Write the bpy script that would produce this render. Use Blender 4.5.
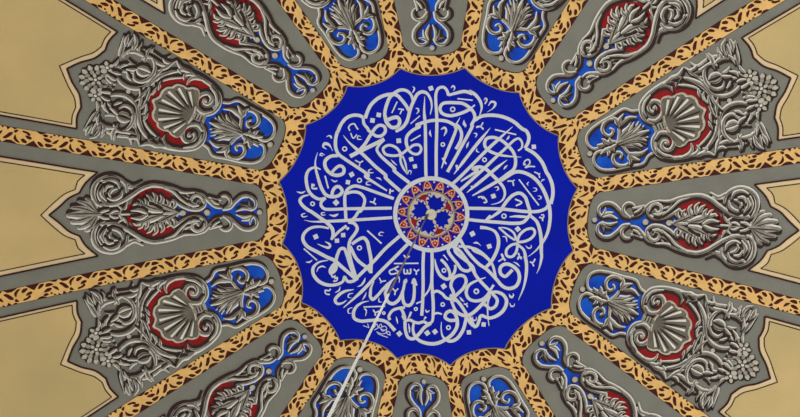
import bpy, math, random
import numpy as np
from mathutils.geometry import tessellate_polygon
from mathutils import Vector, Matrix

for o in list(bpy.data.objects):
    bpy.data.objects.remove(o, do_unlink=True)
scene = bpy.context.scene
COL = scene.collection
random.seed(4)

# ------------------------------------------------------------------ camera
# plan coordinates (x right, y up in the picture, seen from below); Blender y = -y
EYE_Z = 1.6
H, RS = 10.0, 4.0                      # apex height above the eye, dome radius
CX, CY = 0.378571, 0.709730
AX, AY, AZ = -0.0673056, 0.0541459, -0.0215503
FPX = 1633.30

def rot(ax, ay, az):
    cx, sx, cy, sy, cz, sz = np.cos(ax), np.sin(ax), np.cos(ay), np.sin(ay), np.cos(az), np.sin(az)
    Rx = np.array([[1, 0, 0], [0, cx, -sx], [0, sx, cx]])
    Ry = np.array([[cy, 0, sy], [0, 1, 0], [-sy, 0, cy]])
    Rz = np.array([[cz, -sz, 0], [sz, cz, 0], [0, 0, 1]])
    return Rz @ Ry @ Rx
RM = rot(AX, AY, AZ)
CAMC = np.array([CX, CY, 0.0])

cam_d = bpy.data.cameras.new('camera')
cam_d.sensor_fit = 'HORIZONTAL'
cam_d.sensor_width = 36.0
cam_d.lens = FPX / 800.0 * 36.0
cam_d.clip_start = 0.05
cam = bpy.data.objects.new('camera', cam_d)
COL.objects.link(cam)
fl = lambda v: Vector((v[0], -v[1], v[2]))
r_, u_, f_ = fl(RM[0]), fl(RM[1]), fl(RM[2])
m = Matrix((r_, u_, -f_)).transposed().to_4x4()
m.translation = Vector((CX, -CY, EYE_Z))
cam.matrix_world = m
scene.camera = cam

# ------------------------------------------------------------------ light
world = bpy.data.worlds.new('room_light')
scene.world = world
world.use_nodes = True
bg = world.node_tree.nodes['Background']
bg.inputs[0].default_value = (0.96, 0.985, 1.0, 1)
bg.inputs[1].default_value = 1.12

def area(name, loc, target, size, power, color):
    d = bpy.data.lights.new(name, 'AREA')
    d.shape = 'RECTANGLE'; d.size = size[0]; d.size_y = size[1]
    d.energy = power; d.color = color
    o = bpy.data.objects.new(name, d); COL.objects.link(o)
    o.location = loc
    o.rotation_euler = (Vector(target) - Vector(loc)).to_track_quat('-Z', 'Y').to_euler()
    return o
area('side_fill', (-6.5, 2.0, 4.0), (0.5, 0, 11.0), (3.0, 3.0), 260, (1.0, 0.98, 0.95))  # added fill lamp that shades the relief; no window stands here

vs = scene.view_settings
vs.view_transform = 'Standard'
vs.look = 'None'
vs.gamma = 1.0
vs.use_curve_mapping = False
vs.exposure = 0.0

# ------------------------------------------------------------------ mapping
def back(px):
    """photo pixel -> plan position of the dome surface it shows"""
    px = np.atleast_2d(np.asarray(px, float))
    d = np.stack([(px[:, 0] - 400) / FPX, -(px[:, 1] - 208.5) / FPX, np.ones(len(px))], 1) @ RM
    o = CAMC - np.array([0, 0, H - RS])
    a = (d * d).sum(1); b = d @ o; c = o @ o - RS * RS
    t = (-b + np.sqrt(b * b - a * c)) / a
    return (CAMC + t[:, None] * d)[:, :2]

C1 = np.array([[0.012, -0.0044], [-0.0064, -0.0082], [0.0144, 0.0063], [-0.0007, -0.0009], [0.0092, -0.0023], [-0.0026, 0.0074], [0.0006, 0.018], [-0.0023, 0.0074], [-0.0041, -0.0077], [-0.0019, -0.0], [-0.0067, -0.0025], [-0.0046, 0.0011], [0.0102, 0.0065]])
C2 = np.array([[-0.0072, 0.0052], [-0.0097, 0.0077], [-0.0016, 0.0048], [-0.0073, -0.0039], [0.0211, 0.0054], [0.0069, -0.0052], [0.0116, 0.0019], [-0.0005, -0.0018], [0.0008, -0.001]])
D0 = np.array([0.0284, 0.0047])
RC, ROUT = 0.9234, 2.07
def basis(t, K):
    return np.stack([np.ones_like(t)] + [g(k * t) for k in range(1, K + 1) for g in (np.cos, np.sin)], 1)
def warp(rho, th):
    """the hand-laid decoration is slightly irregular: nominal polar -> plan"""
    rho = np.asarray(rho, float); th = np.asarray(th, float)
    d1 = basis(th, 6) @ C1; d2 = basis(th, 4) @ C2
    a = np.clip(rho / RC, 0, 1)[:, None]; b = np.clip((rho - RC) / (ROUT - RC), 0, 1)[:, None]
    D = np.where(rho[:, None] < RC, D0 * (1 - a) + d1 * a, d1 * (1 - b) + d2 * b)
    return np.stack([rho * np.cos(th), rho * np.sin(th)], 1) + D
def unwarp(xy):
    q = xy.copy()
    for _ in range(25):
        rho = np.hypot(q[:, 0], q[:, 1]); th = np.arctan2(q[:, 1], q[:, 0])
        q = q + (xy - warp(rho, th))
    return q
PX = 0.00612                            # metres per photo pixel on the dome

def dome_xyz(xy, h):
    rho2 = (xy ** 2).sum(1)
    z = np.sqrt(np.maximum(RS * RS - rho2, 0.01))
    s = 1 - h / RS
    return np.stack([xy[:, 0] * s, -xy[:, 1] * s, EYE_Z + H - RS + z * s], 1)
def map_plan(uvh):
    return dome_xyz(uvh[:, :2], uvh[:, 2])
def map_panel(ang):
    def f(uvh):
        rho = np.hypot(uvh[:, 0], uvh[:, 1]); th = np.arctan2(uvh[:, 1], uvh[:, 0]) + ang
        return dome_xyz(warp(rho, th), uvh[:, 2])
    return f
def map_uv_plan(uv, ang):
    uv = np.atleast_2d(uv)
    return warp(np.hypot(uv[:, 0], uv[:, 1]), np.arctan2(uv[:, 1], uv[:, 0]) + ang)

# ------------------------------------------------------------------ materials
def srgb(c):
    return tuple(((v / 255) / 12.92 if v / 255 <= 0.04045 else ((v / 255 + 0.055) / 1.055) ** 2.4) for v in c)
MATS = {}
def paint(name, rgb, rough=0.65, var=0.12, scale=9.0, spec=0.25, bump=0.0, rgb2=None, metal=0.0):
    mt = bpy.data.materials.new(name); mt.use_nodes = True
    nt = mt.node_tree; b = nt.nodes['Principled BSDF']
    b.inputs['Roughness'].default_value = rough
    b.inputs['Specular IOR Level'].default_value = spec
    b.inputs['Metallic'].default_value = metal
    tc = nt.nodes.new('ShaderNodeTexCoord')
    nz = nt.nodes.new('ShaderNodeTexNoise'); nz.inputs['Scale'].default_value = scale
    nz.inputs['Detail'].default_value = 6
    nt.links.new(tc.outputs['Object'], nz.inputs['Vector'])
    cr = nt.nodes.new('ShaderNodeValToRGB')
    c = srgb(rgb); d = srgb(rgb2) if rgb2 else tuple(v * (1 - var) for v in c)
    e = tuple(min(1, v * (1 + var)) for v in c)
    cr.color_ramp.elements[0].position = 0.3; cr.color_ramp.elements[0].color = (*d, 1)
    cr.color_ramp.elements[1].position = 0.7; cr.color_ramp.elements[1].color = (*e, 1)
    nt.links.new(nz.outputs['Fac'], cr.inputs['Fac'])
    nt.links.new(cr.outputs['Color'], b.inputs['Base Color'])
    if bump:
        bp = nt.nodes.new('ShaderNodeBump'); bp.inputs['Strength'].default_value = bump
        bp.inputs['Distance'].default_value = 0.01
        n2 = nt.nodes.new('ShaderNodeTexNoise'); n2.inputs['Scale'].default_value = 60
        nt.links.new(tc.outputs['Object'], n2.inputs['Vector'])
        nt.links.new(n2.outputs['Fac'], bp.inputs['Height'])
        nt.links.new(bp.outputs['Normal'], b.inputs['Normal'])
    MATS[name] = mt
    return mt
paint('plaster_cream', (205, 180, 120), scale=2.5, var=0.07, bump=0.15)
paint('field_cream', (206, 182, 128), scale=1.8, var=0.07, rgb2=(192, 174, 124), bump=0.15)
paint('border_peach', (230, 206, 164), scale=5, var=0.06)
paint('panel_grey', (126, 127, 120), scale=6, var=0.08, bump=0.15)
paint('stone_grey', (152, 151, 143), scale=26, var=0.3)
paint('highlight_and_edge', (228, 228, 221), scale=14, var=0.08)  # pale paint, also for the painted highlights along ornament sides
paint('shadow_and_outline', (48, 29, 27), scale=20, var=0.2)  # dark paint, for drop shadows painted beside ornaments and for dark lines
paint('line_maroon', (54, 20, 16), scale=20, var=0.15)
paint('maroon', (70, 12, 9), scale=12, var=0.15)
paint('gold', (234, 190, 116), scale=16, var=0.1, spec=0.3, rough=0.5)
paint('gold_rim', (150, 128, 92), scale=16, var=0.1)
paint('deep_blue', (0, 24, 178), scale=3, var=0.1, rough=0.6, spec=0.08)
paint('letter_white', (212, 219, 228), scale=12, var=0.04)
paint('panel_blue', (24, 92, 205), scale=7, var=0.12, rgb2=(10, 52, 178), spec=0.1)
paint('red', (145, 5, 11), scale=10, var=0.2)
paint('rosette_beige', (205, 198, 176), scale=20, var=0.08)
paint('rosette_pink', (222, 176, 150), scale=20, var=0.08)
paint('brass', (128, 122, 98), rough=0.4, spec=0.5, scale=30, metal=0.3)
paint('dark_metal', (70, 62, 48), rough=0.4, scale=30, metal=0.3)
paint('cable_white', (225, 228, 224), rough=0.35, scale=30, var=0.05)
paint('shell_grey', (112, 108, 99), scale=14, var=0.2)
paint('hub_white', (222, 220, 202), scale=20, var=0.05)
paint('bead_grey', (190, 188, 178), scale=20, var=0.08)
paint('rim_pale', (222, 210, 196), scale=20, var=0.06)

# ------------------------------------------------------------------ 2-D shapes
def smooth(pts, step, closed=False):
    P = np.asarray(pts, float)
    if closed: P = np.vstack([P[-1], P, P[0], P[1]])
    elif len(P) == 2: 
        n = max(2, int(np.hypot(*(P[1] - P[0])) / (step * 3)) + 1)
        return P[0] + (P[1] - P[0]) * np.linspace(0, 1, n)[:, None]
    else: P = np.vstack([2 * P[0] - P[1], P, 2 * P[-1] - P[-2]])
    out = []
    for i in range(1, len(P) - 2):
        p0, p1, p2, p3 = P[i - 1:i + 3]
        d = lambda a, b: max(1e-9, np.hypot(*(b - a))) ** 0.5
        t0 = 0; t1 = d(p0, p1); t2 = t1 + d(p1, p2); t3 = t2 + d(p2, p3)
        n = max(2, int(np.ceil(np.hypot(*(p2 - p1)) / step)))
        t = np.linspace(t1, t2, n, endpoint=False)[:, None]
        A1 = (t1 - t) / (t1 - t0) * p0 + (t - t0) / (t1 - t0) * p1
        A2 = (t2 - t) / (t2 - t1) * p1 + (t - t1) / (t2 - t1) * p2
        A3 = (t3 - t) / (t3 - t2) * p2 + (t - t2) / (t3 - t2) * p3
        B1 = (t2 - t) / (t2 - t0) * A1 + (t - t0) / (t2 - t0) * A2
        B2 = (t3 - t) / (t3 - t1) * A2 + (t - t1) / (t3 - t1) * A3
        out.append((t2 - t) / (t2 - t1) * B1 + (t - t1) / (t2 - t1) * B2)
    if not closed: out.append(P[-2][None])
    return np.vstack(out)

def ribbon(pts, w, step, cap='b', closed=False):
    """centre line, normals and half widths (metres); w = full widths in px, keyed along the length"""
    C = smooth(pts, step, closed)
    w = np.atleast_1d(np.asarray(w, float)) * PX / 2
    if closed:
        T = np.roll(C, -1, 0) - np.roll(C, 1, 0)
    else:
        T = np.gradient(C, axis=0)
    T /= np.maximum(np.hypot(T[:, 0], T[:, 1]), 1e-9)[:, None]
    N = np.stack([-T[:, 1], T[:, 0]], 1)
    s = np.concatenate([[0], np.cumsum(np.hypot(*np.diff(C, axis=0).T))]); L = s[-1] if s[-1] > 0 else 1
    hw = np.interp(s / L, np.linspace(0, 1, len(w)), w) if len(w) > 1 else np.full(len(C), w[0])
    if cap == 'r' and not closed:
        e = min(hw[0], L * .45)
        if e > 0:
            ext = [C[0] - T[0] * e * k for k in (1, .8, .45)]; exw = [hw[0] * k for k in (.12, .6, .9)]
            e2 = hw[-1]
            ex2 = [C[-1] + T[-1] * e2 * k for k in (.45, .8, 1)]; exw2 = [hw[-1] * k for k in (.9, .6, .12)]
            C = np.vstack([ext, C, ex2]); N = np.vstack([[N[0]] * 3, N, [N[-1]] * 3]); hw = np.concatenate([exw, hw, exw2])
    return C, N, np.maximum(hw, 0.0002), closed

class MB:
    def __init__(s): s.v = []; s.f = []; s.m = []; s.sm = []; s.n = 0
    def add(s, V, F, mat, smooth_=False):
        s.v.append(np.asarray(V, float)); k = s.n
        s.f += [tuple(i + k for i in f) for f in F]; s.m += [mat] * len(F); s.sm += [smooth_] * len(F)
        s.n += len(V)
    def strip(s, rib, prof, mat, shift=(0, 0), grow=0.0, smooth_=False):
        """sweep a cross-section [(across -1..1, height)] along a ribbon"""
        C, N, hw, closed = rib
        C = C + np.asarray(shift); hw = hw + grow
        k = len(prof); n = len(C)
        V = np.zeros((n, k, 3))
        for j, (a, h) in enumerate(prof):
            V[:, j, :2] = C + N * (hw * a)[:, None]
            V[:, j, 2] = h
        F = []
        for i in range(n if closed else n - 1):
            i2 = (i + 1) % n
            for j in range(k - 1):
                F.append((i * k + j, i2 * k + j, i2 * k + j + 1, i * k + j + 1))
        if not closed and k > 2:
            F.append(tuple(range(k))); F.append(tuple((n - 1) * k + j for j in reversed(range(k))))
        s.add(V.reshape(-1, 3), F, mat, smooth_)
    def flat(s, rib, h0, h1, mat, shift=(0, 0), grow=0.0):
        s.strip(rib, [(-1, h0), (-1, h1), (1, h1), (1, h0)], mat, shift, grow)
    def round(s, rib, h0, hh, mat, k=0.8):
        s.strip(rib, [(-k, h0), (-k * .72, h0 + hh * .7), (0, h0 + hh), (k * .72, h0 + hh * .7), (k, h0)], mat, smooth_=True)
    def poly(s, out, h, mat, base=None, L=0.09, holes=(), pre=None):
        """filled outline at height h (subdivided so it follows the dome), real holes, skirt down to base"""
        def ready(o, ccw):
            o = np.asarray(o, float)
            a = np.sum(o[:, 0] * np.roll(o[:, 1], -1) - o[:, 1] * np.roll(o[:, 0], -1))
            if (a < 0) == ccw: o = o[::-1]
            o2 = []
            for p, q in zip(o, np.roll(o, -1, 0)):
                n = max(1, int(np.ceil(np.hypot(*(q - p)) / L)))
                o2 += [p + (q - p) * k / n for k in range(n)]
            return np.array(o2)
        loops = [ready(out, True)] + [ready(q, False) for q in holes]
        T = tessellate_polygon([[Vector((p[0], p[1], 0)) for p in lp] for lp in loops])
        V = [tuple(p) for lp in loops for p in lp]; F = []
        for t in T:
            a, b, c = (np.array(V[i]) for i in t)
            F.append(tuple(t) if (b - a)[0] * (c - a)[1] - (b - a)[1] * (c - a)[0] > 0 else tuple(reversed(t)))
        for _ in range(7):
            mid = {}; G = []; ch = False
            def md(i, j):
                key = (min(i, j), max(i, j))
                if key in mid: return mid[key]
                a, b = V[i], V[j]
                if math.hypot(a[0] - b[0], a[1] - b[1]) <= L * 1.5: mid[key] = None
                else:
                    mid[key] = len(V); V.append(((a[0] + b[0]) / 2, (a[1] + b[1]) / 2))
                return mid[key]
            for a, b, c in F:
                ab, bc, ca = md(a, b), md(b, c), md(c, a)
                k = sum(x is not None for x in (ab, bc, ca))
                if k == 0: G.append((a, b, c)); continue
                ch = True
                if k == 3: G += [(a, ab, ca), (ab, b, bc), (ca, bc, c), (ab, bc, ca)]
                elif k == 1:
                    if ab is not None: G += [(a, ab, c), (ab, b, c)]
                    elif bc is not None: G += [(a, b, bc), (a, bc, c)]
                    else: G += [(a, b, ca), (ca, b, c)]
                else:
                    if ca is None: G += [(a, ab, c), (ab, bc, c), (ab, b, bc)]
                    elif ab is None: G += [(b, bc, a), (bc, ca, a), (bc, c, ca)]
                    else: G += [(c, ca, b), (ca, ab, b), (ca, a, ab)]
            F = G
            if not ch: break
        Q = np.array(V)
        if pre is not None: Q = pre(Q)
        s.add(np.c_[Q, np.full(len(Q), h)], F, mat)
        if base is not None:
            for lp in loops:
                q = pre(lp) if pre is not None else lp
                n = len(q)
                W = np.vstack([np.c_[q, np.full(n, h)], np.c_[q, np.full(n, base)]])
                s.add(W, [(i, i + n, (i + 1) % n + n, (i + 1) % n) for i in range(n)], mat)
    def dome(s, c, r, h0, hh, mat, n=10, rings=3, ry=None):
        V = []; F = []
        for k in range(rings):
            a = k / rings * math.pi / 2
            for i in range(n):
                t = 2 * math.pi * i / n
                V.append((c[0] + r * math.cos(a) * math.cos(t), c[1] + (ry or r) * math.cos(a) * math.sin(t), h0 + hh * math.sin(a)))
        V.append((c[0], c[1], h0 + hh))
        for k in range(rings - 1):
            for i in range(n):
                j = (i + 1) % n
                F.append((k * n + i, k * n + j, (k + 1) * n + j, (k + 1) * n + i))
        for i in range(n): F.append(((rings - 1) * n + i, (rings - 1) * n + (i + 1) % n, len(V) - 1))
        s.add(V, F, mat, True)
    def build(s, name, mapper, parent=None):
        me = bpy.data.meshes.new(name)
        V = mapper(np.vstack(s.v))
        names = []
        for x in s.m:
            if x not in names: names.append(x)
        me.from_pydata(V.tolist(), [], s.f)
        for x in names: me.materials.append(MATS[x])
        idx = {x: i for i, x in enumerate(names)}
        me.polygons.foreach_set('material_index', [idx[x] for x in s.m])
        me.polygons.foreach_set('use_smooth', s.sm)
        me.update()
        o = bpy.data.objects.new(name, me); COL.objects.link(o)
        if parent is not None:
            o.parent = parent
            o.matrix_parent_inverse = Matrix.Translation(-parent.location)
        return o

def tag(o, label, cat, group=None, kind=None):
    o['label'] = label; o['category'] = cat
    if group: o['group'] = group
    if kind: o['kind'] = kind
    return o
def thing(name, label, cat, loc, group=None):
    o = bpy.data.objects.new(name, None); COL.objects.link(o)
    o.empty_display_size = 0.1
    o.location = loc
    return tag(o, label, cat, group)

# window name -> photo origin of an 8x tracing window
WIN = {'A1': (320, 80), 'A2': (380, 80), 'A3': (460, 80), 'A4': (295, 125), 'A5': (360, 125), 'A6': (450, 125),
       'A7': (295, 165), 'A8': (465, 165), 'A9': (295, 210), 'A10': (465, 210), 'A11': (300, 245), 'A12': (380, 250),
       'A13': (450, 250), 'A14': (330, 290), 'A15': (400, 298), 'A16': (440, 280), 'A17': (385, 165), 'A18': (385, 210),
       'N1': (580, 180), 'N2': (580, 210), 'N3': (650, 175), 'N5': (700, 180),
       'S1': (580, 70), 'S2': (580, 118), 'S3': (640, 60), 'S4': (640, 108), 'S5': (690, 36), 'S6': (690, 84), 'S7': (690, 112),
       'F': None}
def trace(txt):
    out = []; w = None
    for t in txt.split():
        if ':' in t:
            w, t = t.split(':')
        x, y = map(float, t.split(','))
        if WIN[w] is None: out.append((x, y))
        else: out.append((WIN[w][0] + x / 8, WIN[w][1] + y / 8))
    return out

# ------------------------------------------------------------------ structure: the dome
def build_ceiling():
    nr, nt = 40, 96
    V = []; F = []
    for i in range(nr + 1):
        a = math.radians(88) * i / nr
        rr = (RS + 0.004) * math.sin(a); zz = (RS + 0.004) * math.cos(a)
        for j in range(nt):
            t = 2 * math.pi * j / nt
            V.append((rr * math.cos(t), rr * math.sin(t), EYE_Z + H - RS + zz))
    for i in range(nr):
        for j in range(nt):
            k = (j + 1) % nt
            F.append((i * nt + j, (i + 1) * nt + j, (i + 1) * nt + k, i * nt + k))
    me = bpy.data.meshes.new('ceiling'); me.from_pydata(V, [], F); me.materials.append(MATS['plaster_cream'])
    for p in me.polygons: p.use_smooth = True
    o = bpy.data.objects.new('ceiling', me); COL.objects.link(o)
    tag(o, 'cream plastered dome carrying the painted decoration', 'ceiling', kind='structure')
    # moulded ring where the dome springs from the drum
    prof = [(4.0, 7.75), (3.9, 7.72), (3.86, 7.62), (3.92, 7.55), (3.84, 7.48), (3.84, 7.35), (4.1, 7.3), (4.3, 7.3)]
    V = []; F = []
    for r, z in prof:
        for j in range(nt):
            t = 2 * math.pi * j / nt
            V.append((r * math.cos(t), r * math.sin(t), z))
    for i in range(len(prof) - 1):
        for j in range(nt):
            k = (j + 1) % nt
            F.append((i * nt + j, (i + 1) * nt + j, (i + 1) * nt + k, i * nt + k))
    me = bpy.data.meshes.new('trim_1'); me.from_pydata(V, [], F); me.materials.append(MATS['plaster_cream'])
    o = bpy.data.objects.new('trim_1', me); COL.objects.link(o)
    tag(o, 'moulded cream ring at the foot of the dome', 'cornice', kind='structure')
build_ceiling()

A16 = math.radians(22.5)
HB = 0.0445                              # half width of a gold band
UEND = 0.985                             # panel inner end
UMAX = 3.6
TAN = math.tan(A16 / 2); COS = math.cos(A16 / 2)
def side_v(u, off): return TAN * u - off / COS
def panel_dir(k): return A16 * k

# shared layer heights
H_GREY, H_MAROON, H_GOLD, H_PEACH, H_CREAM, H_LINE, H_GROUND = .004, .0035, .0075, .0075, .0115, .0135, .0075

def blue_edge(t):
    """medallion edge: cusps on the band axes, arcs swelling inwards between; t = angle from panel axis"""
    a = np.abs(t) / (A16 / 2)
    return RC * (0.938 + 0.062 * a ** 2.2)

def panel_outline(u1=UMAX):
    R = 0.105
    # rounded inner end between the two side lines
    pts = []
    # arc tangent to side line and end line: centre
    uc = UEND + R * 0.9
    # half circle-ish superellipse corner
    v0 = side_v(uc + 0.03, HB)
    for k in range(13):
        a = math.pi / 2 * k / 12
        n = 0.72
        pts.append((UEND + (uc + 0.03 - UEND) * (1 - math.cos(a) ** n if a < math.pi / 2 - 1e-6 else 1), v0 * (math.sin(a) ** n)))
    half = [(u, v) for u, v in pts]
    half.append((u1, side_v(u1, HB)))
    return np.array(half[0:1] + half[1:] + [(u, -v) for u, v in reversed(half[1:])])


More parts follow.
